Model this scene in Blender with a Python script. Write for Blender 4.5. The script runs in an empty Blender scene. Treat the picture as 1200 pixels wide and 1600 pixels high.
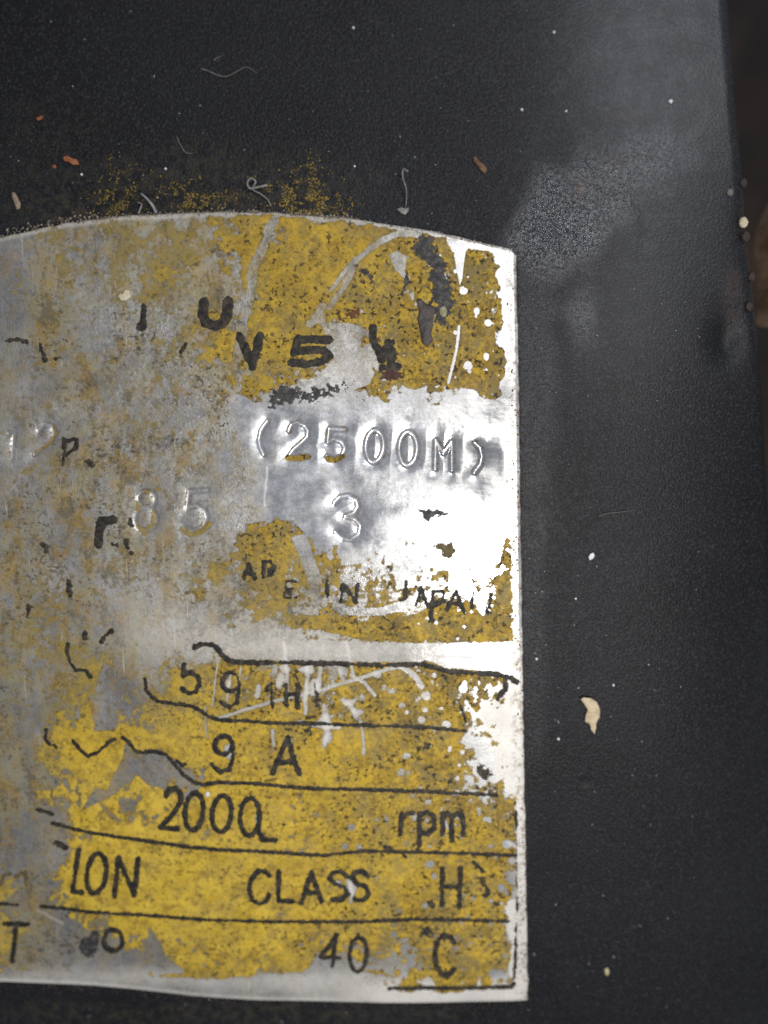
import bpy, math, random
import numpy as np
from mathutils import Vector, noise as mnoise

# ---------------------------------------------------------------- scene, camera, world, lamps
# One Blender unit is one centimetre: the picture covers about 7 x 9.6 cm of the housing.
S = bpy.context.scene
C = S.collection
S.unit_settings.scale_length = 0.01
K = 0.006                                   # centimetres per photo pixel at the aiming point
DIST, TILT = 8.5, math.radians(9)
cd = bpy.data.cameras.new('camera'); cam = bpy.data.objects.new('camera', cd); C.objects.link(cam)
cam.location = (0, DIST * math.sin(TILT), DIST * math.cos(TILT))
cam.rotation_euler = (-TILT, 0, 0)
cd.sensor_fit = 'VERTICAL'; cd.sensor_height = 24
cd.lens = 24 * DIST / (1600 * K)
cd.clip_start = 0.1; cd.clip_end = 400
S.camera = cam
FOOT = np.array([0, DIST * math.sin(TILT), DIST * math.cos(TILT)])

def P(x, y, z=0.0):
    """place on the housing (height z, in units of K) that corresponds to a measured spot (x, y)"""
    x = np.asarray(x, float); y = np.asarray(y, float); z = np.asarray(z, float) * K
    a = (x - 600) * K; b = -(y - 800) * K
    st, ct = math.sin(TILT), math.cos(TILT)
    dx = a; dy = b * ct - DIST * st; dz = -b * st - DIST * ct
    t = (0.0 - FOOT[2]) / dz
    return np.stack([FOOT[0] + dx * t, FOOT[1] + dy * t, np.broadcast_to(z, dx.shape)], -1)

foc = P(560, 620)
cd.dof.use_dof = True
vd = np.array([0, -math.sin(TILT), -math.cos(TILT)])
cd.dof.focus_distance = float(np.dot(foc - FOOT, vd))
cd.dof.aperture_fstop = cd.lens * 1e-3 / 0.32

W = bpy.data.worlds.new('World'); S.world = W; W.use_nodes = True
wb = W.node_tree.nodes['Background']; wb.inputs[0].default_value = (0.82, 0.88, 1.0, 1); wb.inputs[1].default_value = 0.29

def area(name, loc, target, size, power, col):
    l = bpy.data.lights.new(name, 'AREA'); l.shape = 'DISK'; l.size = size; l.energy = power; l.color = col
    o = bpy.data.objects.new(name, l); C.objects.link(o); o.location = loc
    o.rotation_euler = (Vector(target) - Vector(loc)).to_track_quat('-Z', 'Y').to_euler()
    return o
m1 = P(800, 880)                            # where the lamp mirrors in the flat plate
lx, ly = 2 * m1[0] - FOOT[0], 2 * m1[1] - FOOT[1]
area('hand_lamp', (lx, ly, 8.4), (lx * .3, ly * .3, 0), 1.0, 430, (1.0, 0.98, 0.95))
s1 = P(872, 980)                            # tall strip of light past the right side
st = area('side_strip', (2 * s1[0] - FOOT[0], 2 * s1[1] - FOOT[1], 8.4), (s1[0], s1[1], 0), 1.6, 90, (1.0, 0.97, 0.93))
st.data.shape = 'RECTANGLE'; st.data.size = 1.0; st.data.size_y = 15.0
m2 = P(985, 150)                            # broad soft light from the upper right
h2 = 26.0
area('window_light', (m2[0] + (m2[0] - FOOT[0]) * h2 / FOOT[2], m2[1] + (m2[1] - FOOT[1]) * h2 / FOOT[2], h2),
     (0, 0, 0), 4.5, 3000, (0.93, 0.95, 1.0))
S.view_settings.view_transform = 'Standard'; S.view_settings.look = 'None'
S.view_settings.exposure = 0; S.view_settings.gamma = 1
S.render.engine = 'CYCLES'
S.cycles.max_bounces = 4
S.cycles.use_denoising = False              # the grain of the paint is finer than a denoiser keeps

# ---------------------------------------------------------------- noise and shape fields (numpy)
def _hash(ix, iy, seed):
    h = (ix.astype(np.int64) * 374761393 + iy.astype(np.int64) * 668265263 + seed * 974634777) & 0xffffffff
    h = ((h ^ (h >> 13)) * 1274126177) & 0xffffffff
    h = ((h ^ (h >> 16)) * 2246822519) & 0xffffffff
    return ((h ^ (h >> 15)) & 0xffff) / 65535.0
def vnoise(x, y, s, seed=0):
    x = x / s; y = y / s
    ix = np.floor(x); iy = np.floor(y); fx = x - ix; fy = y - iy
    fx = fx * fx * fx * (fx * (fx * 6 - 15) + 10); fy = fy * fy * fy * (fy * (fy * 6 - 15) + 10)
    a = _hash(ix, iy, seed); b = _hash(ix + 1, iy, seed); c = _hash(ix, iy + 1, seed); d = _hash(ix + 1, iy + 1, seed)
    return (a + (b - a) * fx) * (1 - fy) + (c + (d - c) * fx) * fy
def fbm(x, y, s, seed=0, octs=4, gain=0.5):
    t = 0; w = 1; tw = 0
    for i in range(octs):
        r = 0.6 + i * 0.9; cx = x * math.cos(r) - y * math.sin(r); cy = x * math.sin(r) + y * math.cos(r)
        t = t + w * vnoise(cx + 37.7 * i, cy + 11.3 * i, s / 2 ** i, seed + i * 17); tw += w; w *= gain
    t = t / tw
    return (t - 0.5) * 1.6 + 0.5
def sstep(a, b, v):
    t = np.clip((v - a) / (b - a), 0, 1); return t * t * (3 - 2 * t)
def seg_dist(x, y, pts):
    d = np.full(x.shape, 1e9)
    for (x0, y0), (x1, y1) in zip(pts[:-1], pts[1:]):
        vx, vy = x1 - x0, y1 - y0; L = vx * vx + vy * vy + 1e-9
        t = np.clip(((x - x0) * vx + (y - y0) * vy) / L, 0, 1)
        d = np.minimum(d, np.hypot(x - x0 - t * vx, y - y0 - t * vy))
    return d
def poly_sd(x, y, pts):
    """signed distance, positive inside"""
    d = seg_dist(x, y, list(pts) + [pts[0]])
    ins = np.zeros(x.shape, bool)
    n = len(pts)
    for i in range(n):
        x0, y0 = pts[i]; x1, y1 = pts[(i + 1) % n]
        if y0 == y1: continue
        c = ((y0 > y) != (y1 > y)) & (x < (x1 - x0) * (y - y0) / (y1 - y0) + x0)
        ins ^= c
    return np.where(ins, d, -d)
def local(shape_fn, x, y, pts, pad, out):
    """evaluates shape_fn only near pts"""
    xs = [p[0] for p in pts]; ys = [p[1] for p in pts]
    m = (x > min(xs) - pad) & (x < max(xs) + pad) & (y > min(ys) - pad) & (y < max(ys) + pad)
    r = np.full(x.shape, out, float)
    if m.any(): r[m] = shape_fn(x[m], y[m], pts)
    return r
def coarse(x, y, x0, y0, step, rows):
    A = np.array(rows, float)
    u = np.clip((x - x0) / step, 0, A.shape[1] - 1.001); v = np.clip((y - y0) / step, 0, A.shape[0] - 1.001)
    i = u.astype(int); j = v.astype(int); fu = u - i; fv = v - j
    return (A[j, i] * (1 - fu) + A[j, i + 1] * fu) * (1 - fv) + (A[j + 1, i] * (1 - fu) + A[j + 1, i + 1] * fu) * fv

# ---------------------------------------------------------------- mesh helpers
def mat(name):
    m = bpy.data.materials.new(name); m.use_nodes = True
    return m, m.node_tree, m.node_tree.nodes['Principled BSDF']
def link_obj(name, me, material=None, parent=None):
    o = bpy.data.objects.new(name, me); C.objects.link(o)
    if material is not None and me is not None: me.materials.append(material)
    if parent is not None: o.parent = parent
    return o
def tag(o, label=None, cat=None, group=None, kind=None):
    if label: o['label'] = label
    if cat: o['category'] = cat
    if group: o['group'] = group
    if kind: o['kind'] = kind
    return o
def grid_mesh(name, X, Y, Z, keep=None, attrs=None, material=None, parent=None, raw=None):
    """quad grid from (rows, cols) arrays; keep = per-vertex mask, a face stays if any corner is kept"""
    R, Cc = X.shape
    idx = np.arange(R * Cc).reshape(R, Cc)
    q = np.stack([idx[1:, :-1], idx[1:, 1:], idx[:-1, 1:], idx[:-1, :-1]], -1).reshape(-1, 4)
    if keep is not None:
        k = keep.ravel()[q].any(1); q = q[k]
        if len(q) == 0: return None
    used = np.zeros(R * Cc, bool); used[q.ravel()] = True
    rm = np.cumsum(used) - 1; q = rm[q]
    co = (P(X, Y, Z) if raw is None else raw).reshape(-1, 3)[used]
    me = bpy.data.meshes.new(name)
    me.vertices.add(len(co)); me.vertices.foreach_set('co', co.astype(np.float32).ravel())
    me.loops.add(q.size); me.loops.foreach_set('vertex_index', q.astype(np.int32).ravel())
    me.polygons.add(len(q)); me.polygons.foreach_set('loop_start', np.arange(0, q.size, 4, dtype=np.int32))
    me.polygons.foreach_set('loop_total', np.full(len(q), 4, np.int32))
    me.polygons.foreach_set('use_smooth', np.ones(len(q), bool))
    for k, v in (attrs or {}).items():
        a = me.attributes.new(k, 'FLOAT', 'POINT'); a.data.foreach_set('value', np.broadcast_to(v, (R, Cc)).ravel()[used].astype(np.float32))
    me.update(); me.validate()
    return link_obj(name, me, material, parent)

class N:
    """short node builder"""
    def __init__(s, nt): s.nt = nt; s.tc = None
    def new(s, t, **kw):
        n = s.nt.nodes.new(t)
        for k, v in kw.items(): setattr(n, k, v)
        return n
    def put(s, sock, v):
        if isinstance(v, bpy.types.NodeSocket): s.nt.links.new(v, sock)
        elif isinstance(v, (tuple, list)) and len(v) == 3 and sock.type == 'RGBA': sock.default_value = (*v, 1)
        else: sock.default_value = v
    def coord(s, scale=(1, 1, 1), rot=0.0):
        if s.tc is None: s.tc = s.new('ShaderNodeTexCoord').outputs['Object']
        m = s.new('ShaderNodeMapping'); s.nt.links.new(s.tc, m.inputs[0])
        m.inputs['Scale'].default_value = scale; m.inputs['Rotation'].default_value = (0, 0, rot)
        return m.outputs[0]
    def noise(s, px, detail=3, rough=.55, stretch=(1, 1, 1), rot=0.0, dist=0.0):
        n = s.new('ShaderNodeTexNoise'); s.put(n.inputs['Vector'], s.coord(stretch, rot))
        n.inputs['Scale'].default_value = 1.0 / (px * K); n.inputs['Detail'].default_value = detail
        n.inputs['Roughness'].default_value = rough; n.inputs['Distortion'].default_value = dist
        return n.outputs['Fac']
    def voro(s, px, feature='F1', stretch=(1, 1, 1)):
        n = s.new('ShaderNodeTexVoronoi', feature=feature); s.put(n.inputs['Vector'], s.coord(stretch))
        n.inputs['Scale'].default_value = 1.0 / (px * K)
        return n.outputs['Distance']
    def attr(s, name):
        return s.new('ShaderNodeAttribute', attribute_name=name).outputs['Fac']
    def ramp(s, v, a, b, lo=0.0, hi=1.0):
        n = s.new('ShaderNodeMapRange', interpolation_type='SMOOTHSTEP'); s.put(n.inputs[0], v)
        n.inputs[1].default_value = a; n.inputs[2].default_value = b; n.inputs[3].default_value = lo; n.inputs[4].default_value = hi
        return n.outputs[0]
    def math(s, op, a, b=0.0, clamp=False):
        n = s.new('ShaderNodeMath', operation=op, use_clamp=clamp); s.put(n.inputs[0], a); s.put(n.inputs[1], b); return n.outputs[0]
    def mix(s, f, a, b):
        n = s.new('ShaderNodeMix', data_type='RGBA'); s.put(n.inputs[0], f); s.put(n.inputs[6], a); s.put(n.inputs[7], b); return n.outputs[2]
    def bump(s, h, strength, px, normal=None):
        n = s.new('ShaderNodeBump'); s.put(n.inputs['Height'], h); s.put(n.inputs['Strength'], strength)
        n.inputs['Distance'].default_value = px * K
        if normal is not None: s.put(n.inputs['Normal'], normal)
        return n.outputs[0]

# ---------------------------------------------------------------- materials
def black_paint():
    m, nt, b = mat('black_wrinkle_paint'); n = N(nt)
    big = n.noise(260, 3); mid = n.noise(60, 4)
    g = n.attr('gloss'); shn = n.attr('sheen'); ru = n.attr('rust'); du = n.attr('dust')
    col = n.mix(n.ramp(big, .3, .7), (.0062, .0060, .0062), (.0105, .0105, .0120))
    col = n.mix(n.math('MULTIPLY', n.ramp(mid, .5, .75), .08), col, (.022, .020, .018))
    col = n.mix(n.math('MULTIPLY', n.ramp(n.noise(9, 3), .6, .78), .3), col, (.055, .053, .054))
    col = n.mix(n.math('MULTIPLY', n.ramp(n.noise(16, 5, .7), .42, .62), du), col, (.036, .031, .020))
    col = n.mix(n.math('MULTIPLY', n.ramp(n.noise(12, 4, .7), .35, .55), ru), col, (.085, .048, .036))
    col = n.mix(n.math('MULTIPLY', g, n.ramp(n.noise(6, 3, .7), .45, .62)), col, (.10, .10, .112))  # rubbed grey scuff, with its sparkle put into the colour
    col = n.mix(n.math('MULTIPLY', n.ramp(n.noise(3.4, 2, .6), .52, .66), .6), col, (.042, .043, .052))  # fine sparkle of the wrinkled paint, done as colour speckle
    # tiny light grains caught in the paint
    gr = n.ramp(n.voro(17), .0, .10, 1, 0)
    gm = n.ramp(n.noise(45, 2), .52, .62)
    col = n.mix(n.math('MULTIPLY', n.math('MULTIPLY', gr, gm), .05), col, (.33, .33, .34))
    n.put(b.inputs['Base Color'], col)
    rough = n.math('SUBTRACT', n.ramp(n.noise(30, 4), .3, .7, .45, .50), n.math('MULTIPLY', g, .22))
    n.put(b.inputs['Roughness'], rough)
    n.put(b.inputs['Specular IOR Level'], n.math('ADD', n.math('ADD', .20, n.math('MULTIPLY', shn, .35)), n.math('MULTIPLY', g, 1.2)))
    peel = n.noise(3.6, 3, .65, (1, .72, 1), .25, .4)
    pits = n.ramp(n.voro(4), .1, .7)
    big_g = n.noise(7.5, 2, .5, (1, .8, 1), .3, .3)
    peel = n.math('ADD', peel, n.math('MULTIPLY', n.math('MULTIPLY', big_g, g), 1.8))
    h = n.math('ADD', peel, n.math('MULTIPLY', pits, .45))
    st = n.math('ADD', n.math('MULTIPLY', g, .7), n.ramp(shn, 0, 1, .33, .16))
    bp = n.bump(h, st, 3.0)
    bp = n.bump(n.noise(26, 3), .12, 4.0, bp)
    n.put(b.inputs['Normal'], bp)
    return m
def bare_metal():
    m, nt, b = mat('bare_worn_metal'); n = N(nt)
    pol = n.attr('polish'); stn = n.attr('stain'); drk = n.attr('dark'); pal = n.attr('pale'); cln_glare = n.attr('clean_glare'); rst = n.attr('rust'); cool = n.attr('cool')
    brush = n.noise(5, 4, .6, (.06, 1, 1), .06); brush2 = n.noise(4, 3, .6, (1, .05, 1), -.08)
    swirl = n.noise(24, 4, .6, (1, 1, 1), 0, 1.5)
    col = n.mix(n.ramp(n.noise(90, 4), .3, .7), (.33, .32, .30), (.56, .55, .53))
    col = n.mix(n.math('MULTIPLY', cool, .75), col, (.25, .25, .27))
    col = n.mix(n.math('MULTIPLY', pol, n.ramp(swirl, .3, .7, .6, 1)), col, (.80, .81, .84))
    col = n.mix(n.math('MULTIPLY', n.ramp(brush, .5, .75), .35), col, (.40, .385, .37))
    scr = n.math('MULTIPLY', n.ramp(n.noise(3.2, 2, .5, (1, .03, 1), -.14), .66, .74), n.ramp(n.noise(80, 2), .45, .6))
    s1 = n.math('MULTIPLY', n.ramp(n.math('ADD', n.math('MULTIPLY', n.noise(55, 5, .65, (1, .38, 1), -.22), .6), n.math('MULTIPLY', n.noise(14, 5, .7), .4)), .40, .60), stn, True)
    col = n.mix(n.ramp(n.noise(11, 5, .75), .35, .65, 0, .5), col, (.25, .235, .20))
    col = n.mix(n.math('MULTIPLY', s1, .95), col, n.mix(n.ramp(n.noise(34, 5, .7), .40, .60), (.28, .245, .12), (.36, .24, .05)))
    s2 = n.math('MULTIPLY', n.ramp(n.math('ADD', n.math('MULTIPLY', n.noise(24, 5, .7, (1, .42, 1), -.22), .6), n.math('MULTIPLY', n.noise(6, 3, .7), .4)), .47, .60), n.math('MULTIPLY', stn, 1.5), True)
    col = n.mix(n.math('MULTIPLY', s2, .8), col, n.mix(n.ramp(n.noise(22, 3), .4, .6), (.27, .165, .03), (.12, .09, .045)))
    dk = n.math('MULTIPLY', n.ramp(n.math('ADD', n.math('MULTIPLY', n.noise(15, 5, .75), .6), n.math('MULTIPLY', n.noise(5, 3, .7), .4)), .47, .57), drk, True)
    col = n.mix(n.math('MULTIPLY', dk, .85), col, (.075, .068, .052))
    pk = n.math('MULTIPLY', n.ramp(n.noise(6.5, 2, .5), .57, .64), n.math('MULTIPLY', n.ramp(n.noise(60, 3), .42, .6), n.math('ADD', drk, n.math('MULTIPLY', stn, .5)), True))
    col = n.mix(n.math('MULTIPLY', pk, .8), col, (.06, .045, .025))
    col = n.mix(n.math('MULTIPLY', cln_glare, .75), col, (.70, .69, .67))  # cleaner metal, lightened further to carry the glare
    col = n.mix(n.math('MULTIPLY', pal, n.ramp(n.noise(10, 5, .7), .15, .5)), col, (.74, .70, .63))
    rr = n.math('MULTIPLY', n.ramp(n.noise(9, 5, .75), .5, .58), rst, True)
    col = n.mix(rr, col, (.17, .11, .05))
    col = n.mix(n.math('MULTIPLY', scr, .5), col, (.74, .72, .66))
    dirt = n.math('ADD', n.math('MULTIPLY', s1, .75), n.math('ADD', n.math('ADD', n.math('MULTIPLY', s2, .6), pal), n.math('ADD', dk, rr)), True)
    dirt = n.math('ADD', dirt, n.math('MULTIPLY', n.ramp(n.noise(55, 5, .65), .3, .7), n.ramp(pol, 0, 1, .30, .0)), True)
    dirt = n.math('ADD', dirt, n.math('MULTIPLY', pol, n.ramp(n.noise(110, 3), .3, .7, .14, .26)), True)
    dirt = n.math('MULTIPLY', dirt, n.math('SUBTRACT', 1.0, n.math('MULTIPLY', cln_glare, n.math('SUBTRACT', .85, n.math('MULTIPLY', pal, .6)))))
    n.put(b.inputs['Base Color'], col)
    n.put(b.inputs['Metallic'], n.math('SUBTRACT', 1.0, n.math('MULTIPLY', dirt, .88), True))
    r = n.math('SUBTRACT', n.ramp(n.noise(40, 5), .3, .7, .36, .5), n.math('MULTIPLY', pol, .25))
    r = n.math('ADD', r, n.math('MULTIPLY', dirt, .25))
    r = n.math('SUBTRACT', r, n.math('MULTIPLY', cln_glare, n.ramp(pol, 0, 1, .04, 0)))
    r = n.math('ADD', r, n.math('MULTIPLY', n.ramp(brush, .45, .7), .04))
    n.put(b.inputs['Roughness'], r)
    bp = n.bump(brush, .05, 1.0); bp = n.bump(brush2, .03, 1.0, bp)
    bp = n.bump(n.noise(4.5, 4, .7), n.math('MULTIPLY', n.ramp(pol, 0, .6, .45, .03), n.math('SUBTRACT', 1.0, n.math('MULTIPLY', cln_glare, .8))), 2.0, bp)
    bp = n.bump(n.noise(45, 3), n.ramp(pol, 0, 1, .2, .3), 3, bp)
    n.put(b.inputs['Normal'], bp)
    return m
def enamel():
    m, nt, b = mat('yellow_enamel'); n = N(nt)
    gr = n.attr('grime'); br = n.attr('bright'); ed = n.attr('edge'); cv = n.attr('cover'); th = n.attr('thin')
    col = n.mix(n.ramp(n.noise(75, 4), .35, .65), (.29, .175, .018), (.45, .28, .026))
    col = n.mix(br, col, n.mix(n.ramp(n.noise(35, 3), .3, .7), (.60, .40, .034), (.74, .51, .062)))
    col = n.mix(n.ramp(n.noise(20, 5, .75), .46, .64, 0, .65), col, (.235, .145, .03))
    col = n.mix(n.ramp(n.noise(8, 4, .75), .5, .66, 0, .45), col, (.60, .40, .07))
    sp = n.ramp(n.math('ADD', n.math('MULTIPLY', n.noise(6, 4, .7), .62), n.math('MULTIPLY', n.noise(48, 3), .38)), .485, .55)
    col = n.mix(n.math('MULTIPLY', sp, n.math('MULTIPLY', gr, .5, True)), col, (.075, .05, .02))
    sp2 = n.ramp(n.math('ADD', n.math('MULTIPLY', n.noise(13, 5, .75), .55), n.math('MULTIPLY', n.noise(90, 3), .45)), .51, .58)
    col = n.mix(n.math('MULTIPLY', sp2, n.math('MULTIPLY', gr, .55, True)), col, (.11, .085, .04))
    col = n.mix(n.math('MULTIPLY', ed, .55), col, (.17, .11, .035))
    col = n.mix(n.math('MULTIPLY', n.ramp(n.noise(34, 5, .72), .44, .68), n.math('ADD', n.math('MULTIPLY', gr, .75), .12), True), col, (.21, .165, .075))
    pt = n.math('MULTIPLY', n.ramp(n.noise(6.5, 2, .5), .57, .63), n.math('MULTIPLY', n.ramp(n.noise(50, 3), .38, .55), n.math('ADD', gr, .35), True))
    col = n.mix(n.math('MULTIPLY', pt, .9), col, (.035, .024, .012))
    col = n.mix(n.math('MULTIPLY', th, n.ramp(n.noise(24, 5, .7), .3, .65, .2, 1)), col, (.36, .285, .12))
    n.put(b.inputs['Base Color'], col)
    nz = n.math('MULTIPLY', n.math('SUBTRACT', n.math('ADD', n.math('MULTIPLY', n.noise(5, 3, .7), .6), n.math('MULTIPLY', n.noise(15, 4, .7), .4)), .5), n.ramp(th, 0, 1, 1.2, 3.4))
    a_hard = n.ramp(n.math('ADD', cv, nz), -.05, .32)
    n.put(b.inputs['Alpha'], n.math('MULTIPLY', a_hard, n.ramp(th, 0, 1, 1.0, .72)))
    n.put(b.inputs['Roughness'], n.ramp(n.noise(18, 4), .3, .7, .42, .62))
    n.put(b.inputs['Specular IOR Level'], .22)
    bp = n.bump(n.noise(5, 4, .7), .35, 1.6); bp = n.bump(n.noise(28, 3), .3, 2.5, bp)
    bp = n.bump(sp, .4, 1.2, bp)
    n.put(b.inputs['Normal'], bp)
    return m
def ink(name, col, col2, br=2.5):
    m, nt, b = mat(name); n = N(nt)
    c = n.mix(n.ramp(n.noise(9, 4, .7), .4, .7), col, col2)
    n.put(b.inputs['Base Color'], c); n.put(b.inputs['Roughness'], .6); n.put(b.inputs['Specular IOR Level'], .3)
    n.put(b.inputs['Alpha'], n.ramp(n.math('ADD', n.attr('cover'), n.math('MULTIPLY', n.math('SUBTRACT', n.noise(6, 4, .75), .5), br)), -.25, .42))
    n.put(b.inputs['Normal'], n.bump(n.noise(4, 3, .7), .4, 1.2))
    return m
def crumb(name, c1, c2, px=6, rough=.75, trans=0):
    m, nt, b = mat(name); n = N(nt)
    n.put(b.inputs['Base Color'], n.mix(n.ramp(n.noise(px, 4, .65), .35, .65), c1, c2))
    n.put(b.inputs['Roughness'], rough)
    n.put(b.inputs['Normal'], n.bump(n.noise(px * .6, 4, .7), .6, 1.2))
    if trans: n.put(b.inputs['Transmission Weight'], trans)
    return m
M_HOUS = black_paint(); M_MET = bare_metal(); M_YEL = enamel()
M_INK = ink('black_print', (.014, .013, .012), (.070, .055, .034)); M_BINK = ink('faded_brown_print', (.10, .075, .035), (.19, .14, .06))
M_SPK = ink('broken_black_print', (.016, .015, .014), (.09, .07, .04), 5.5)
M_SMUT = ink('black_smut', (.030, .029, .030), (.105, .098, .085), 3.2)
M_PEEL = crumb('peeled_brown_layer', (.030, .022, .020), (.085, .065, .055), 10, .6)

# ---------------------------------------------------------------- housing
def edge_x(y): return np.interp(y, [-900, 0, 200, 400, 600, 900, 1600, 2500], [1128, 1146, 1163, 1184, 1212, 1232, 1250, 1262])
def housing():
    xs = np.concatenate([np.linspace(-900, -60, 30, endpoint=False), np.arange(-60, 1040, 5.0), [0] * 0, np.array([])])
    ys = np.concatenate([np.linspace(-900, -60, 24, endpoint=False), np.arange(-60, 1660, 5.0), np.linspace(1665, 2500, 24)])
    nr = 60
    u = np.linspace(0, 1, nr)
    X = np.zeros((len(ys), len(xs) + nr)); Y = np.repeat(ys[:, None], X.shape[1], 1); Z = np.zeros_like(X)
    X[:, :len(xs)] = xs
    for j, y in enumerate(ys):
        e = float(edge_x(y)); X[j, len(xs):] = 1040 + (e - 1040) * np.sin(u * math.pi / 2)
        # broad, slightly dented fall towards the edge, then a tight rolled lip
        soft = np.interp(y, [0, 300, 600, 1000, 1600], [.25, .6, 2.0, 2.6, 2.4])
        Z[j] -= soft * 9 * (np.clip(X[j] - 985, 0, None) / 170) ** 2
        lip = 26.0
        d = np.clip(X[j] - (e - lip), 0, lip)
        Z[j] -= lip - np.sqrt(np.clip(lip * lip - d * d, 0, None))
    Z += (fbm(X, Y, 300, 5, 2) - .5) * 4 * sstep(150, 900, np.abs(X - 380) + np.abs(Y - 950) * .6)
    # rise towards the worn, shiny shoulder and small dents by the edge
    for (cx, cy, rx, ry, a) in ((1142, 528, 26, 34, -16), (1175, 350, 22, 60, -7), (905, 500, 34, 16, -2.2), (915, 1222, 5, 6, -3.5), (880, 460, 60, 8, -1.2)):
        Z += a * np.exp(-((X - cx) / rx) ** 2 - ((Y - cy) / ry) ** 2)
    Z += (fbm(X, Y, 26, 9, 2) - .5) * 2.0 * sstep(150, 100, np.hypot((X - 880) * .9, (Y - 350)) )
    wob = fbm(X, Y, 55, 31, 4)
    def blob(cx, cy, rx, ry, rot=0.0):
        dx, dy = X - cx, Y - cy; a = dx * math.cos(rot) + dy * math.sin(rot); b = -dx * math.sin(rot) + dy * math.cos(rot)
        e_ = np.exp(-(a / rx) ** 2 - (b / ry) ** 2); return sstep(.08, 1.0, e_ * 1.25 + (wob - .5) * .9 * np.sqrt(e_))
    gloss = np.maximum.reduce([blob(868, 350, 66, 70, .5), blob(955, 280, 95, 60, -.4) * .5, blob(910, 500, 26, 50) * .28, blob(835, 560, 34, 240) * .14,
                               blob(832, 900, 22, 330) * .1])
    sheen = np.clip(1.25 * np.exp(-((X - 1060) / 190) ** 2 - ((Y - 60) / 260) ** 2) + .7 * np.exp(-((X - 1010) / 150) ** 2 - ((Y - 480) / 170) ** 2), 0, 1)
    rust = np.maximum.reduce([blob(907, 298, 8, 18, .3) * .8, blob(955, 250, 8, 10) * .4, blob(975, 180, 18, 6) * .3, blob(1150, 460, 16, 40) * .3])
    dust = np.maximum.reduce([blob(300, 290, 260, 60) * .8, blob(120, 330, 120, 36), blob(480, 290, 70, 50) * .7, blob(855, 830, 22, 50) * .6, blob(850, 750, 30, 40) * .4,
                              blob(60, 210, 120, 60) * .35, blob(300, 1585, 420, 22)])
    raw = P(X, Y, Z)
    # the lip turns down into a side wall
    side = [raw[:, -1:]]
    for dx_, dz_ in ((.6, -12), (1.2, -60), (1.5, -330), (1.5, -900)):
        s = raw[:, -1:].copy(); s[..., 0] += dx_ * K; s[..., 2] += dz_ * K; side.append(s)
    raw = np.concatenate([raw] + side[1:], 1); sheen = np.concatenate([sheen] + [sheen[:, -1:]] * 4, 1)
    ext = lambda A: np.concatenate([A] + [A[:, -1:]] * 4, 1)
    X, Y, Z, gloss, rust, dust = map(ext, (X, Y, Z, gloss, rust, dust))
    # lies with its painted face at height 0
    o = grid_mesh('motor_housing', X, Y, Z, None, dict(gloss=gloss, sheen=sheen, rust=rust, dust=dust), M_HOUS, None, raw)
    tag(o, kind='structure')
    o['label'] = 'black textured painted metal housing that carries the yellow plate'
    return o
housing()

# dark cavity and the tan part glimpsed past the right edge
def background():
    m = crumb('dark_brown_depth', (.010, .006, .004), (.035, .018, .010), 200, .8)
    X, Y = np.meshgrid(np.linspace(-1500, 4200, 40), np.linspace(-2600, 4200, 40))
    raw = P(X, Y, 0); raw[..., 2] = -6.5 + (fbm(X, Y, 600, 3) - .5) * 1.2
    tag(grid_mesh('ground', X, Y, X * 0, None, None, m, None, raw), kind='structure')
    m = crumb('tan_brown', (.26, .15, .09), (.62, .42, .28), 60, .6)
    me = bpy.data.meshes.new('tan_block'); vs = []; fs = []
    prof = [(-.55, -.5), (-.6, .3), (-.45, .55), (.5, .6), (.65, .45), (.6, -.5)]
    n = 14
    for i in range(n):
        t = i / (n - 1)
        for (a, h) in prof:
            sc = 1 - .18 * (abs(t - .5) * 2) ** 3
            vs.append((a * sc + .05 * math.sin(t * 9), (t - .5) * 1.7, h * sc + .05 * math.sin(t * 7 + a)))
    k = len(prof)
    for i in range(n - 1):
        for j in range(k): fs.append((i * k + j, i * k + (j + 1) % k, (i + 1) * k + (j + 1) % k, (i + 1) * k + j))
    fs += [tuple(range(k))[::-1], tuple((n - 1) * k + j for j in range(k))]
    me.from_pydata(vs, [], fs); me.update()
    for p in me.polygons: p.use_smooth = False
    o = link_obj('tan_block', me, m); o.location = (4.84, 2.6, -1.75); o.rotation_euler = (0, .2, -.12)  # blurred tan part behind the housing
    tag(o, 'blurred tan brown block below the right edge of the black housing', 'block')
background()

# ---------------------------------------------------------------- nameplate geometry fields
TOP = ([-65, -20, 0, 100, 200, 330, 430, 560, 680, 798, 810], [402, 382, 374, 352, 340, 334, 335, 345, 363, 390, 396])
BOT = ([-65, 0, 150, 300, 400, 600, 822], [1520, 1530, 1538, 1553, 1559, 1563, 1558])
RGT = ([330, 390, 700, 1000, 1300, 1560], [805, 806, 811, 815, 819, 823])
G = 1.55
nu = int(888 / G); nv = int(1200 / G)
u = np.linspace(0, 1, nu)[None, :].repeat(nv, 0); v = np.linspace(0, 1, nv)[:, None].repeat(nu, 1)
PX = -65 + u * 880; PY = 350 + v * 1200
for _ in range(4):
    PX = -65 + u * (np.interp(PY, *RGT) + 65); tp = np.interp(PX, *TOP); bt = np.interp(PX, *BOT); PY = tp + v * (bt - tp)
# corners slightly rounded, edges slightly nicked
nick = (fbm(PX, PY, 18, 77, 3) - .5) * 2.2
er = np.interp(PY, *RGT) - PX
PX = PX + nick * sstep(6, 0, er); 
cr = sstep(10, 0, er) * sstep(14, 0, PY - np.interp(PX, *TOP)); PY = PY + cr * 6
PY = PY + nick * sstep(6, 0, PY - np.interp(PX, *TOP)) * .8
edge_d = np.minimum.reduce([np.interp(PY, *RGT) - PX, PX + 65, PY - np.interp(PX, *TOP), np.interp(PX, *BOT) - PY])

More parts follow.
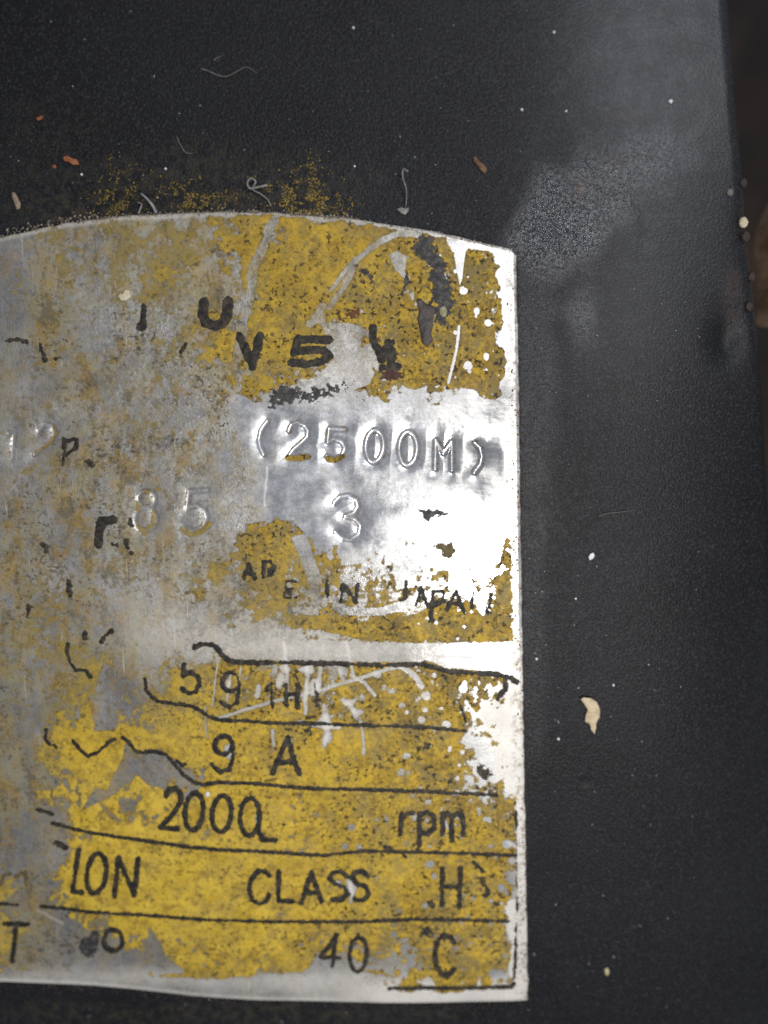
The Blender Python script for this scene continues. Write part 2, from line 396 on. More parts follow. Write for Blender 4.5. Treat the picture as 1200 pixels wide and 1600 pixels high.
def ell(cx, cy, rx, ry, slant=0.0, a0=0, a1=360, n=20):
    return [(cx + rx * math.cos(math.radians(a0 + (a1 - a0) * i / n)) - slant * ry * math.sin(math.radians(a0 + (a1 - a0) * i / n)),
             cy + ry * math.sin(math.radians(a0 + (a1 - a0) * i / n))) for i in range(n + 1)]

STAMPS = {
 '(': [[(419, 658), (409, 672), (406, 687), (408, 698), (413, 709)]],
 '2': [[(452, 673), (456, 664), (466, 660), (477, 664), (482, 673), (481, 683), (472, 692), (460, 702), (452, 713), (481, 713)]],
 '5': [[(539, 671), (515, 670), (513, 690), (524, 686), (535, 690), (540, 700), (535, 712), (524, 717), (511, 713)]],
 '0a': [ell(586, 697, 14, 25, .05)], '0b': [ell(638, 701, 14, 26, .02)],
 'M': [[(680, 732), (681, 688), (693, 708), (706, 690), (706, 734)]],
 ')': [[(742, 692), (750, 700), (753, 714), (750, 726), (741, 738)]],
 '3': [[(523, 785), (532, 776), (545, 774), (557, 780), (560, 791), (554, 801), (540, 806)], [(540, 806), (555, 809), (564, 820), (562, 834), (550, 842), (536, 840), (525, 831)]],
 '8a': [ell(231, 779, 13, 13)], '8b': [ell(229, 810, 17, 18)],
 '5b': [[(326, 765), (297, 767), (294, 793), (308, 789), (321, 796), (325, 809), (318, 823), (304, 829), (290, 824)]],
 '1': [[(17, 677), (26, 671), (22, 714)]],
 '2b': [[(63, 673), (73, 662), (84, 665), (89, 676), (82, 688), (69, 698), (56, 709)]],
}
deb = np.zeros_like(PX); groove = np.zeros_like(PX)
for k_, strokes in STAMPS.items():
    for s in strokes:
        d = local(seg_dist, PX, PY, s, 60, 1e3)
        weak = .85 if k_ in ('8a', '8b', '5b', '1', '2b') else (.8 if k_ == '3' else 1.0)
        g1 = sstep(5.8, 1.4, d) * 2.1 * weak
        g2 = np.exp(-(d / 11) ** 2) * 1.9 * weak + np.exp(-(d / 24) ** 2) * .9 * weak
        deb = np.maximum(deb, g1 + g2); groove = np.maximum(groove, sstep(6.5, 4.0, d) * sstep(1.6, 3.4, d) * weak)
warp = (fbm(PX, PY, 330, 41, 2) - .5) * 7 + (fbm(PX, PY, 90, 43, 2) - .5) * 1.0
row = np.exp(-((PY - 706 - (PX - 580) * .06) / 46) ** 2) * sstep(380, 470, PX) * sstep(800, 760, PX) * 1.7
dent = 2.0 * np.exp(-((PX - 762) / 34) ** 2 - ((PY - 728) / 44) ** 2)
ZM = 8.0 + warp - deb - row - dent
rollr = sstep(26, 0, np.interp(PY, *RGT) - PX) * 1.6
ZM -= rollr + sstep(5, 0, edge_d) * 1.2
scratchz = np.zeros_like(PX)

# painted cover: how much yellow is left, read off every 50 px
COV = ["01355456776778886", "02344676989987998", "13443444798989994", "01232334785987994", "13312356996337994", "01221324863368995",
 "01334211100000124", "01222120000000000", "01211110000000000", "01322122552000000", "31122123994233328", "12234424874577549",
 "12322113674566989", "14542212357688889", "22676478886899997", "23646799878899962", "23778999989999841", "13877338999999851",
 "12694899998999986", "11599999998999998", "32499999999999997", "53799999999999993", "85368999999999993", "73112688885438986", "73112688886659986"]
cov = coarse(PX, PY, 0, 350, 50, [[int(c) for c in r] for r in COV]) / 9.0
n1 = fbm(PX, PY, 46, 101, 6, .62); n2 = fbm(PX, PY, 9, 131, 3, .6)
field = (cov - .5) * 1.45 + (n1 - .5) * 1.25 * (1 - .35 * sstep(.8, 1, cov)) + (n2 - .5) * .85
# regular pinholes and crystals on the right, blotchy loss by the right margin
rightness = sstep(560, 800, PX)
ph = vnoise(PX, PY, 8.5, 301); ph2 = vnoise(PX, PY, 15, 311)
field -= sstep(.78, .90, ph) * 1.5 * rightness * sstep(.5, .75, ph2)
wobx = (fbm(PX, PY, 30, 151, 4) - .5) * 16; woby = (fbm(PX, PY, 30, 171, 4) - .5) * 16
WX, WY = PX + wobx * .6, PY + woby * .6
SX, SY = PX + wobx * .22, PY + woby * .22

def cut(pts, k=.12, x=WX, y=WY, pad=30):          # bare patch with its own outline
    global field
    sd = local(poly_sd, x, y, pts, pad, -1e3)
    field = np.minimum(field, -sd * k)
def cutline(pts, w, x=SX, y=SY, k=.22, strength=1.0):
    global field
    d = local(seg_dist, x, y, pts, 30, 1e3)
    field = np.minimum(field, np.where(d < 1e2, (d - w / 2) * k, 9) / strength)
def fill(pts, k=.12, x=WX, y=WY):
    global field
    sd = local(poly_sd, x, y, pts, 30, -1e3)
    field = np.maximum(field, np.clip(sd * k, -9, 1))
# yellow that must stay
fill([(362, 560), (405, 560), (452, 575), (512, 560), (520, 520), (500, 505), (470, 500), (440, 470), (400, 470), (385, 520), (362, 590)])
fill([(586, 520), (630, 480), (770, 470), (782, 560), (780, 618), (700, 600), (640, 606), (590, 580)])
fill([(455, 958), (560, 962), (665, 956), (800, 958), (800, 1000), (700, 1000), (600, 998), (470, 980), (440, 985)])
fill([(785, 836), (800, 838), (803, 950), (775, 930), (780, 880)])
fill([(110, 1330), (400, 1335), (700, 1340), (790, 1345), (790, 1420), (600, 1425), (300, 1420), (110, 1405)])
# the polished band and its ragged outline
cut([(352, 640), (362, 612), (400, 624), (437, 634), (468, 628), (520, 622), (561, 628), (595, 640), (612, 622), (634, 612), (648, 624), (662, 633), (689, 630), (700, 614),
     (712, 622), (720, 604), (738, 606), (750, 622), (786, 636), (800, 640), (803, 832), (784, 828), (776, 850), (700, 842), (660, 846), (620, 838), (600, 858), (568, 856), (545, 850),
     (505, 852), (478, 834), (462, 810), (430, 808), (400, 812), (378, 816), (350, 806)], .10)
# right margin of bare metal, wide where it has been rubbed
marg = np.interp(PY, [330, 380, 420, 500, 560, 640, 660, 830, 835, 1000, 1003, 1030, 1045, 1075, 1110, 1150, 1200, 1232, 1240, 1400, 1405, 1440, 1470, 1500, 1535, 1560],
                 [40, 38, 24, 24, 30, 28, 30, 28, 14, 14, 60, 60, 12, 52, 70, 56, 44, 30, 14, 14, 40, 36, 24, 30, 24, 40])
rx_ = np.interp(PY, *RGT)
field = np.minimum(field, ((rx_ - PX) - marg + (n1 - .5) * 46 * sstep(16, 40, marg) + (n2 - .5) * (6 + 40 * sstep(30, 60, marg))) * .14)
field = np.minimum(field, (PY - np.interp(PX, *TOP) - 7 + (n1 - .5) * 22) * .12)
field = np.minimum(field, (np.interp(PX, *BOT) - np.interp(PX, [0, 60, 200, 240, 300, 500, 560, 630, 660, 830], [14, 28, 44, 22, 28, 48, 44, 16, 15, 15]) - PY + (n1 - .5) * 14) * .10)
# bands, patches, chips
cut([(330, 1012), (345, 985), (420, 965), (470, 985), (480, 998), (600, 1001), (700, 1004), (820, 1002), (820, 1062), (775, 1046), (700, 1042), (662, 1030), (602, 1033), (512, 1030), (420, 1028), (367, 1028), (346, 1012)], .14, SX, SY)
cut([(512, 504), (545, 506), (565, 509), (577, 517), (562, 532), (572, 562), (585, 582), (577, 600), (560, 606), (527, 622), (470, 626), (446, 606), (500, 588), (524, 560), (520, 530)], .2, SX, SY)
cut([(608, 398), (620, 394), (635, 401), (634, 416), (630, 434), (616, 420)], .5, PX, PY)
cut([(698, 368), (730, 374), (733, 386), (727, 395), (724, 420), (719, 447), (713, 425), (711, 394), (700, 382)], .4, SX, SY)
cutline([(655, 368), (620, 366), (599, 375), (580, 388), (557, 409), (548, 432), (530, 458), (516, 482)], 9)
cutline([(556, 405), (536, 430), (516, 454)], 6); cutline([(505, 480), (492, 498), (484, 506)], 11); cutline([(500, 484), (512, 520)], 7)
cutline([(430, 346), (413, 380), (404, 402), (397, 430), (388, 470), (380, 520), (372, 560)], 14, WX, WY)
cutline([(717, 510), (713, 545), (706, 575), (700, 598)], 3.5, PX, PY)
cut([(521, 938), (548, 948), (600, 946), (652, 930), (655, 946), (600, 958), (541, 958), (519, 952)], .2, SX, SY)
cut([(170, 1232), (190, 1190), (200, 1158), (214, 1178), (262, 1184), (270, 1205), (262, 1228), (235, 1222), (215, 1205), (185, 1235), (130, 1262), (150, 1228)], .3, SX, SY)
cut([(156, 1250), (172, 1262), (192, 1280), (175, 1275)], .3, SX, SY)
cut([(165, 1030), (200, 1040), (178, 1140), (150, 1138), (152, 1090)], .1)
cut([(236, 1446), (243, 1455), (262, 1490), (290, 1515), (240, 1520), (232, 1480)], .3, SX, SY)
cut([(46, 1505), (56, 1450), (66, 1412), (100, 1418), (118, 1440), (150, 1452), (160, 1470), (190, 1500), (205, 1512), (100, 1535)], .16)
cut([(30, 1400), (48, 1330), (60, 1270), (88, 1290), (98, 1330), (76, 1370), (68, 1400), (45, 1420)], .12)
cut([(488, 1510), (498, 1485), (524, 1492), (548, 1500), (600, 1530), (590, 1560), (400, 1562), (440, 1530)], .10)
cut([(701, 880), (735, 892), (795, 888), (770, 898), (735, 900), (740, 915), (764, 953), (735, 938), (701, 920)], .4, SX, SY)
cut([(600, 845), (640, 850), (700, 852), (770, 868), (768, 885), (700, 890), (660, 880), (648, 915), (622, 920), (612, 880)], .12)
cut([(455, 838), (480, 835), (490, 870), (503, 900), (498, 926), (488, 920), (470, 870)], .2, SX, SY)
cut([(528, 858), (560, 856), (575, 872), (560, 880), (530, 870)], .2, SX, SY)
# scratches that go through the paint
field = np.where(True, field, field)
SCR = [([(340, 1118), (400, 1102), (475, 1081), (550, 1062), (625, 1040), (672, 1025), (740, 1026)], 5.5), ([(446, 995), (450, 1050), (449, 1092)], 6),
       ([(479, 1032), (481, 1070), (479, 1110)], 6), ([(542, 1000), (548, 1028), (553, 1056)], 5), ([(548, 1053), (570, 1066), (588, 1085)], 5),
       ([(622, 1034), (640, 1048), (659, 1070)], 9), ([(537, 1092), (548, 1100), (561, 1122)], 8), ([(470, 1124), (500, 1130), (530, 1132)], 7),
       ([(506, 1100), (510, 1130), (508, 1160)], 9), ([(565, 1126), (568, 1150), (569, 1175)], 4),        ([(322, 1100), (326, 1150)], 2), ([(452, 1149), (455, 1160)], 7), ([(428, 1138), (430, 1160)], 5),
       ([(362, 1050), (356, 1090)], 4), ([(340, 1035), (333, 1100)], 2), ([(378, 1040), (372, 1080)], 2), ([(545, 1370), (552, 1390), (549, 1404)], 6), ([(528, 1372), (540, 1380)], 4),
       ([(500, 1040), (497, 1080)], 7), ([(530, 1046), (535, 1060)], 5), ([(402, 1270), (404, 1296)], 3),
       ([(420, 730), (416, 790)], 3), ([(100, 1440), (60, 1420)], 3), ([(690, 1260), (700, 1290)], 3), ([(792, 1312), (806, 1318)], 6)]
BLOT = [(438, 1060, 8, 14), (447, 1040, 9, 8), (494, 1068, 9, 16), (505, 1122, 9, 14), (509, 1150, 7, 13), (520, 1131, 14, 4), (478, 1040, 11, 7), (480, 1078, 5, 18), (548, 1098, 9, 6), (560, 1110, 9, 5), (552, 1380, 7, 14), (530, 1372, 6, 4), (456, 1152, 6, 7), (404, 1074, 5, 14), (360, 1168, 9, 13), (357, 1062, 5, 7), (532, 1048, 5, 7), (590, 1055, 8, 5)]
for bx_, by_, ra_, rb_ in BLOT:
    cut(ell(bx_, by_, ra_, rb_, 0, n=10), .16, WX, WY, 26)
    scratchz += local(lambda a, b, p: sstep(-3, 5, poly_sd(a, b, p)), WX, WY, ell(bx_, by_, ra_, rb_, 0, n=10), 20, 0) * .3
for s, w in SCR:
    cutline(s, w * (1.0), SX, SY, .3)
    scratchz += local(lambda a, b, p: sstep(w / 2 + 1.5, 0, seg_dist(a, b, p)), SX, SY, s, 20, 0) * .22
# round white crystals / pinholes
rg = np.random.RandomState(5)
for cx, cy, r in [(601, 1073, 4), (611, 1078, 4), (567, 1088, 5), (628, 1100, 4), (658, 1122, 6), (695, 1131, 6), (663, 1106, 4), (666, 1085, 7), (723, 1074, 7), (725, 1068, 5), (740, 1091, 3), (650, 1091, 3),
                  (627, 1204, 5), (638, 1204, 3), (636, 1176, 5), (702, 1168, 3.5), (761, 1190, 6), (654, 1229, 4), (673, 1347, 6), (680, 1366, 4), (624, 1419, 4), (616, 1455, 6), (562, 1321, 6),
                  (540, 1317, 5), (670, 1532, 12), (663, 1411, 5), (784, 1383, 7), (668, 1250, 4), (650, 1270, 5), (790, 1316, 7), (773, 1210, 9), (550, 1286, 6), (470, 1470, 3), (641, 1500, 7), (655, 1505, 5),
                  (745, 487, 5), (743, 495, 3), (762, 505, 6), (731, 570, 6), (725, 455, 5), (761, 557, 5), (786, 428, 9), (790, 440, 8), (712, 520, 3), (694, 365, 5), (783, 463, 4)]:
    cut(ell(cx, cy, r * rg.uniform(.8, 1.3), r, 0, n=9), .3, PX + wobx * .35, PY + woby * .35, 16)
for _ in range(170):
    cx = 560 + 240 * rg.rand() ** .7; cy = 400 + 1120 * rg.rand(); r = 1.2 + 2.6 * rg.rand() ** 2
    cut([(cx - r, cy), (cx, cy - r), (cx + r, cy + .6), (cx + .5, cy + r)], .4, SX, SY, 8)
# yellow left in the stamped figures
keep_in = np.zeros_like(PX) - 9
for pts, w in ((((451, 713), (466, 716), (482, 714)), 5), (((512, 716), (524, 720), (536, 714)), 5), (((216, 820), (228, 832), (242, 818), (242, 800)), 4), (((218, 788), (217, 797)), 4),
               (((285, 826), (300, 834), (318, 830), (327, 818)), 5), (((86, 665), (90, 677), (80, 692), (60, 706)), 3)):
    keep_in = np.maximum(keep_in, (w - local(seg_dist, SX, SY, list(pts), 20, 1e3)) * .25)
field = np.maximum(field, np.clip(keep_in, -9, 1))
F = np.clip(field, -1.2, 1.0)
ZM2 = ZM - scratchz * sstep(.3, -.2, F)
TP = 1.15
ZP = ZM2 + .25 + TP * .8 * np.tanh(np.clip(F, 0, 1) * 2.2) * (1 + (fbm(PX, PY, 14, 201, 3) - .5) * .4)
ZTOP = ZP

# tone fields for the materials (the surface itself, plus glare put into the colour at the right)
pol_pts = [(350, 650), (372, 612), (561, 622), (634, 606), (700, 606), (790, 620), (806, 640), (812, 850), (700, 866), (600, 862), (480, 850), (380, 822), (340, 812), (336, 720)]
polish = sstep(-70, 40, poly_sd(WX, WY, pol_pts)) * sstep(290, 450, WX + (n1 - .5) * 200) * (1 - .55 * np.exp(-((PX - 740) / 110) ** 2 - ((PY - 870) / 60) ** 2))
polish = np.clip(polish * sstep(812, 780, PX) + .45 * np.clip(deb / 3, 0, 1), 0, 1)
clean_glare = sstep(590, 760, PX)  # less dirt to the right, and glare put into the metal colour
polish = np.maximum(polish, .5 * sstep(500, 640, PX) * sstep(830, 860, PY) * sstep(1000, 960, PY))
STN = ["257655333", "388754222", "376754211", "476742100", "477532000", "677542000", "787753110", "876665210", "765444321", "765333322", "654333222", "654333222", "543222222"]
stain = coarse(PX, PY, 0, 350, 100, [[int(c) for c in r] for r in STN]) / 7.0
DRK = ["010011101", "113321100", "134533100", "233210010", "243221210", "234322220", "233465320", "332232222", "222222222", "232322232", "222222222", "332222222", "333222212"]
dark = coarse(PX, PY, 0, 350, 100, [[int(c) for c in r] for r in DRK]) / 7.0
def blobf(cx, cy, rx, ry): return np.exp(-((PX - cx) / rx) ** 2 - ((PY - cy) / ry) ** 2)
dark = dark + .9 * blobf(500, 605, 60, 22) + .8 * blobf(345, 650, 30, 35) + .7 * blobf(235, 690, 90, 14) + .5 * blobf(270, 740, 60, 14) + .9 * blobf(340, 960, 40, 40) + .6 * blobf(440, 990, 110, 40) + .6 * blobf(680, 880, 50, 40) \
    + .9 * blobf(90, 1480, 40, 40) + .8 * blobf(80, 1210, 26, 30) + .5 * blobf(250, 1500, 40, 30)
dark = np.clip(dark * (1 - .75 * polish), 0, 1)
pale = np.clip(.42 * blobf(430, 1000, 130, 36) + .4 * blobf(560, 1015, 130, 18) + .4 * blobf(520, 590, 50, 40) + .45 * blobf(560, 1535, 160, 26) + .3 * blobf(260, 970, 90, 60)
               + .5 * sstep(9, 2, edge_d) + .4 * blobf(200, 1525, 300, 16), 0, 1)
cool = .8 * np.clip(sstep(110, 10, PX) * sstep(720, 420, PY) + .7 * blobf(220, 1200, 60, 40) + .6 * blobf(30, 1330, 60, 120) + .7 * blobf(250, 1490, 60, 50) + .8 * blobf(180, 1080, 40, 70) + .7 * blobf(110, 1480, 70, 50), 0, 1)
whi = np.clip(sstep(-6, 6, marg - (rx_ - PX)) * np.interp(PY, [380, 640, 990, 1040, 1560], [.2, .1, .35, .8, .95]) + .85 * sstep(1505, 1540, PY) * sstep(420, 640, PX), 0, 1)  # pale margin coat, part of its glare put into the colour
pale = np.clip(np.maximum(pale * (1 - .7 * clean_glare), whi) + np.clip(scratchz * 2, 0, 1) * .8, 0, 1)
rust = np.clip(sstep(26, 8, rx_ - PX) * .55 + sstep(10, 2, PY - np.interp(PX, *TOP)) * .4 + groove * 1.2, 0, 1)
stain = np.clip(stain * .85 * (1 - .8 * np.clip(deb / 3, 0, 1)) * (1 - polish * .95) * (1 - .7 * pale), 0, 1)

plate = bpy.data.objects.new('nameplate', None); C.objects.link(plate); plate.empty_display_size = .5
tag(plate, 'worn yellow and bare metal data plate with stamped figures on the black housing', 'nameplate')

# metal sheet with turned-down rim
def with_rim(A, mode):
    A = np.concatenate([A[:1]] * 2 + [A] + [A[-1:]] * 2, 0); return np.concatenate([A[:, :1]] * 2 + [A] + [A[:, -1:]] * 2, 1)
RX, RY, RZ = with_rim(PX, 0), with_rim(PY, 0), with_rim(ZM2, 0)
for k_, (off, zz) in enumerate(((.9, None), (.5, 1))):
    ii = 0 if k_ == 1 else 1
    for sl, dx_, dy_ in (((slice(None), ii), -off, 0), ((slice(None), -1 - ii), off, 0), ((ii, slice(None)), 0, -off), ((-1 - ii, slice(None)), 0, off)):
        RX[sl] += dx_; RY[sl] += dy_
        if zz is None: RZ[sl] -= 1.4
        else: RZ[sl] = -7
wr = lambda A: with_rim(A, 0)
sheet = grid_mesh('metal_sheet', RX, RY, RZ, None, dict(polish=wr(polish), stain=wr(stain), dark=wr(dark), pale=wr(pale), clean_glare=wr(clean_glare), rust=wr(rust), cool=wr(cool)), M_MET, plate)

# yellow enamel as a film of its own lying on the sheet
BRT = ["012233221", "012334332", "012344322", "011222211", "111112211", "111233210", "112223321", "345544322", "577665432", "788776433", "888876544", "898886544", "776665444"]
bright = np.clip(coarse(PX, PY, 0, 350, 100, [[int(c) for c in r] for r in BRT]) / 9.0 * 1.1, 0, 1)
GRM = ["345443467", "344443568", "444445678", "444444567", "444445666", "445566777", "455566677", "334455667", "122334466", "111223455", "111223344", "111233455", "222333344"]
grime = np.clip(coarse(PX, PY, 0, 350, 100, [[int(c) for c in r] for r in GRM]) / 7.0 + .5 * blobf(380, 1000, 80, 40) + .7 * blobf(760, 1225, 30, 30) + .5 * blobf(470, 1080, 60, 40) + .18 * sstep(400, 650, PX), 0, 1)
thin = np.clip(sstep(400, 250, PX + (n1 - .5) * 160) * sstep(1180, 980, PY + (n1 - .5) * 120) + .5 * sstep(120, 60, PX + (n1 - .5) * 60) + .5 * sstep(1020, 960, PY) * sstep(830, 900, PY) * sstep(560, 440, PX), 0, 1)
edge_dark = sstep(.34, .0, F) * (.35 + .65 * sstep(.35, .65, fbm(PX, PY, 26, 221, 3)))
grid_mesh('yellow_enamel', PX, PY, ZP, (F > -.95) & (edge_d > 1.5), dict(bright=bright, grime=grime, edge=edge_dark, cover=F, thin=thin), M_YEL, plate)

# ---------------------------------------------------------------- print: every word, figure and rule is a film of its own
INKN = fbm(PX, PY, 7, 401, 3, .6) * .65 + vnoise(PX, PY, 3.2, 431) * .35; INKL = fbm(PX, PY, 24, 411, 3, .6)
rowmin, rowmax = PY.min(1), PY.max(1); colmin, colmax = PX.min(0), PX.max(0)
def printed(name, strokes, w, label=None, wear=.25, material=None, bare_wear=.0, blob=()):
    pts = [p for s in strokes for p in s] + [(b_[0], b_[1]) for b_ in blob]
    pad = w + 14 + max([b_[2] for b_ in blob] + [0])
    x0, x1 = min(p[0] for p in pts) - pad, max(p[0] for p in pts) + pad; y0, y1 = min(p[1] for p in pts) - pad, max(p[1] for p in pts) + pad
    r = np.where((rowmax > y0) & (rowmin < y1))[0]; c = np.where((colmax > x0) & (colmin < x1))[0]
    if len(r) < 2 or len(c) < 2: return
    sl = (slice(r[0], r[-1] + 1), slice(c[0], c[-1] + 1))
    k_w = .7 if name == 'ink_speck' else .035
    x, y = PX[sl] + wobx[sl] * k_w, PY[sl] + woby[sl] * k_w
    d = np.full(x.shape, 1e3)
    for s in strokes:
        if len(s) > 1: d = np.minimum(d, seg_dist(x, y, s))
    f = (w / 2 + .9 - d) / 1.9
    for bx_, by_, br_ in blob: f = np.maximum(f, (br_ - np.hypot(PX[sl] - bx_, PY[sl] - by_) + (INKL[sl] - .5) * br_ * 1.4) / 4)
    f = f - np.clip((INKN[sl] - .5) * 2.0 + wear - .25, -.6, 3) * .85 - sstep(.66 - wear * .35, .85 - wear * .3, INKL[sl]) * wear * 3
    if bare_wear: f = f - sstep(.15, -.25, F[sl]) * bare_wear
    f = np.clip(f, -1.2, 1)
    z = ZTOP[sl] + .35 + .3 * np.tanh(f * 2)
    o = grid_mesh(name, PX[sl], PY[sl], z, (f > -.6) & (edge_d[sl] > 1), dict(cover=f), material or (M_SPK if name == 'ink_speck' else M_INK), plate)
    if o is not None and label: o['label'] = label
    return o

L = lambda t: 'black printed "%s"' % t
printed('printed_letter', [[(321, 473), (319, 492), (324, 505), (340, 509), (352, 504), (357, 490), (358, 472)]], 14.5, 'thick black printed "U" filled with yellow', .15)
printed('printed_letter', [[(227, 480), (226, 500), (223, 512)]], 15, 'broken black printed "I"', .55)
printed('ink_speck', [[(288, 538), (286, 560)]], 8, None, .75)
printed('printed_letter', [[(376, 527), (386, 548), (396, 572)], [(407, 526), (402, 548), (396, 573)]], 13, L('V'), .3)
printed('printed_figure', [[(516, 531), (466, 530), (461, 551), (485, 546), (506, 548), (515, 556), (504, 565), (480, 569), (456, 567)]], 11, 'wide black printed "5" between the V and the bare patch', .12)
printed('printed_letter', [[(583, 513), (584, 530), (590, 545), (595, 562)], [(613, 536), (603, 545), (595, 560)], [(607, 534), (613, 552), (611, 574)], [(597, 575), (620, 573)]], 13, 'black smeared remains of a printed letter beside the bare patch', .35)
printed('ink_speck', [[(15, 534), (28, 531), (44, 533)]], 5, None, .45)
for s_ in [[(66, 541), (70, 552), (74, 562)], [(84, 554), (88, 556)]]: printed('ink_speck', [s_], 6, None, .5)
printed('printed_letter', [[(103, 685), (104, 704), (102, 726)], [(104, 688), (122, 685), (122, 698), (106, 712)]], 6.5, 'small torn black print like "P" beside the stamped 12', .35)
printed('ink_speck', [[(140, 715), (150, 724)]], 6, None, .5)
printed('printed_letter', [[(163, 812), (158, 830), (157, 850)], [(160, 812), (178, 811)]], 14, 'short black printed bar left of the stamped 85', .35)
printed('ink_speck', [[(72, 846), (75, 858)]], 8, None, .45)
for s_ in [[(200, 842), (203, 853)], [(180, 851), (186, 853)], [(209, 861), (210, 862)]]: printed('ink_speck', [s_], 6, None, .4)
printed('ink_speck', [[(112, 908), (112, 928)]], 8, None, .55)
printed('ink_speck', [[(45, 948), (44, 960)]], 7, None, .5)
printed('ink_speck', [[(205, 812), (208, 816)]], 5, None, .4)
# MADE IN JAPAN, worn
printed('printed_word', [[(382, 902), (390, 880), (400, 902)], [(385, 894), (397, 894)], [(413, 900), (413, 876), (424, 874), (430, 886), (424, 898), (413, 900)],
                         [(463, 906), (448, 908), (446, 930), (464, 932)], [(447, 918), (460, 918)]], 5.5, 'worn black printed remains of the word "MADE"', .42, None, .6)
printed('printed_word', [[(513, 905), (512, 932)], [(533, 938), (536, 908), (556, 938), (559, 909)]], 6, 'worn black printed word "IN"', .4, None, .6)
printed('printed_word', [[(634, 905), (633, 932), (626, 936)], [(650, 944), (658, 916), (668, 946)], [(672, 968), (677, 922), (692, 921), (693, 936), (678, 944)], [(698, 950), (712, 921), (724, 955)], [(703, 940), (719, 942)],
                         [(736, 946), (741, 912), (762, 954), (768, 921)]], 6, 'worn black printed word "JAPAN"', .35, None, .6)
for b_ in [(426, 890, 9), (452, 925, 7), (676, 965, 6), (688, 962, 5)]: printed('ink_speck', [], 4, None, .4, None, 0, [b_])
# rules
def rule(p, w, wear=.2, label=None, m=None): printed('printed_rule', [p], w, label, wear, m)
rule([(306, 1008), (316, 1004), (332, 1004), (343, 1012), (352, 1024), (367, 1031), (400, 1033), (450, 1032), (512, 1034), (602, 1038), (640, 1036), (662, 1036), (700, 1047), (740, 1049), (775, 1051), (796, 1057), (807, 1064)], 6.5, .25, 'thick black printed rule above the 59 row')
rule([(110, 1004), (108, 1016), (113, 1032), (122, 1044), (136, 1043), (145, 1054)], 5, .15)
rule([(178, 983), (168, 990), (161, 1000)], 7, .35)
rule([(137, 986), (136, 994)], 7, .3)
rule([(229, 1058), (231, 1072), (238, 1084), (248, 1091), (273, 1095), (296, 1097), (310, 1102), (325, 1114), (345, 1121), (371, 1122), (420, 1125), (467, 1126), (550, 1130), (640, 1132), (726, 1139)], 4, .12)
rule([(75, 1138), (74, 1152), (80, 1160), (91, 1164)], 4, .15)
rule([(117, 1154), (128, 1168), (140, 1179), (158, 1170), (172, 1156), (182, 1151)], 4, .1)
rule([(194, 1149), (204, 1156), (212, 1168), (222, 1172), (246, 1171), (262, 1176), (275, 1190), (288, 1207), (302, 1217), (318, 1222), (345, 1218), (400, 1220), (475, 1226), (587, 1229), (719, 1235), (775, 1238)], 4.2, .1)
rule([(84, 1283), (110, 1290), (140, 1297), (210, 1307), (297, 1319), (350, 1323), (420, 1325), (505, 1331), (569, 1324), (662, 1327), (740, 1329), (805, 1331)], 4, .12)
rule([(60, 1262), (72, 1264), (85, 1269)], 4, .2)
rule([(66, 1413), (140, 1421), (234, 1426), (315, 1432), (420, 1434), (550, 1435), (644, 1432), (720, 1433), (794, 1434)], 4, .12)
rule([(-20, 1408), (0, 1409), (28, 1411)], 4, .2)
rule([(608, 1540), (640, 1538), (690, 1537), (740, 1537), (797, 1536), (803, 1530)], 5, .15)
rule([(804, 1250), (805, 1290), (806, 1330), (807, 1400), (805, 1470), (802, 1534)], 4.5, .4)
rule([(692, 1052), (704, 1070), (716, 1092), (724, 1115), (730, 1134)], 4, .6)
printed('ink_speck', [[(790, 1054), (787, 1074), (775, 1088)]], 9, None, .6)
# 59 row
printed('printed_figure', [[(290, 1035), (289, 1051), (303, 1046)], [(289, 1052), (299, 1046), (311, 1053), (314, 1064), (308, 1077), (298, 1079), (287, 1072)]], 6, 'black printed "5" with a worn top', .22)
printed('printed_figure', [ell(362, 1062, 13, 14), [(374, 1055), (375, 1078), (371, 1094), (360, 1101), (346, 1092)]], 6, 'black printed "9" crossed by scratches', .35)
printed('printed_word', [[(425, 1064), (427, 1100)], [(447, 1066), (449, 1098)], [(449, 1082), (466, 1080)], [(466, 1066), (466, 1102)], [(492, 1064), (496, 1098)]], 7, 'scratched black printed letters after the 59', .5)
for b_ in [(420, 1072, 9), (466, 1070, 8), (494, 1092, 7), (485, 1138, 8), (560, 1124, 7), (608, 1110, 6), (752, 1205, 14), (745, 1225, 10), (668, 1160, 7), (706, 1216, 6), (774, 1252, 6), (705, 1368, 0.1)]: printed('ink_speck', [], 4, None, .5, None, 0, [b_])
# 9 A row
printed('printed_figure', [ell(351, 1160, 14, 14), [(365, 1164), (366, 1182), (360, 1198), (346, 1202), (332, 1190)]], 6.5, 'black printed "9" half covered by a grey scuff', .3)
printed('printed_letter', [[(427, 1203), (439, 1175), (451, 1149), (459, 1176), (468, 1204)], [(436, 1187), (463, 1187)]], 6.5, L('A'), .05)
printed('ink_speck', [[(283, 1188), (287, 1190)]], 7, None, .3)
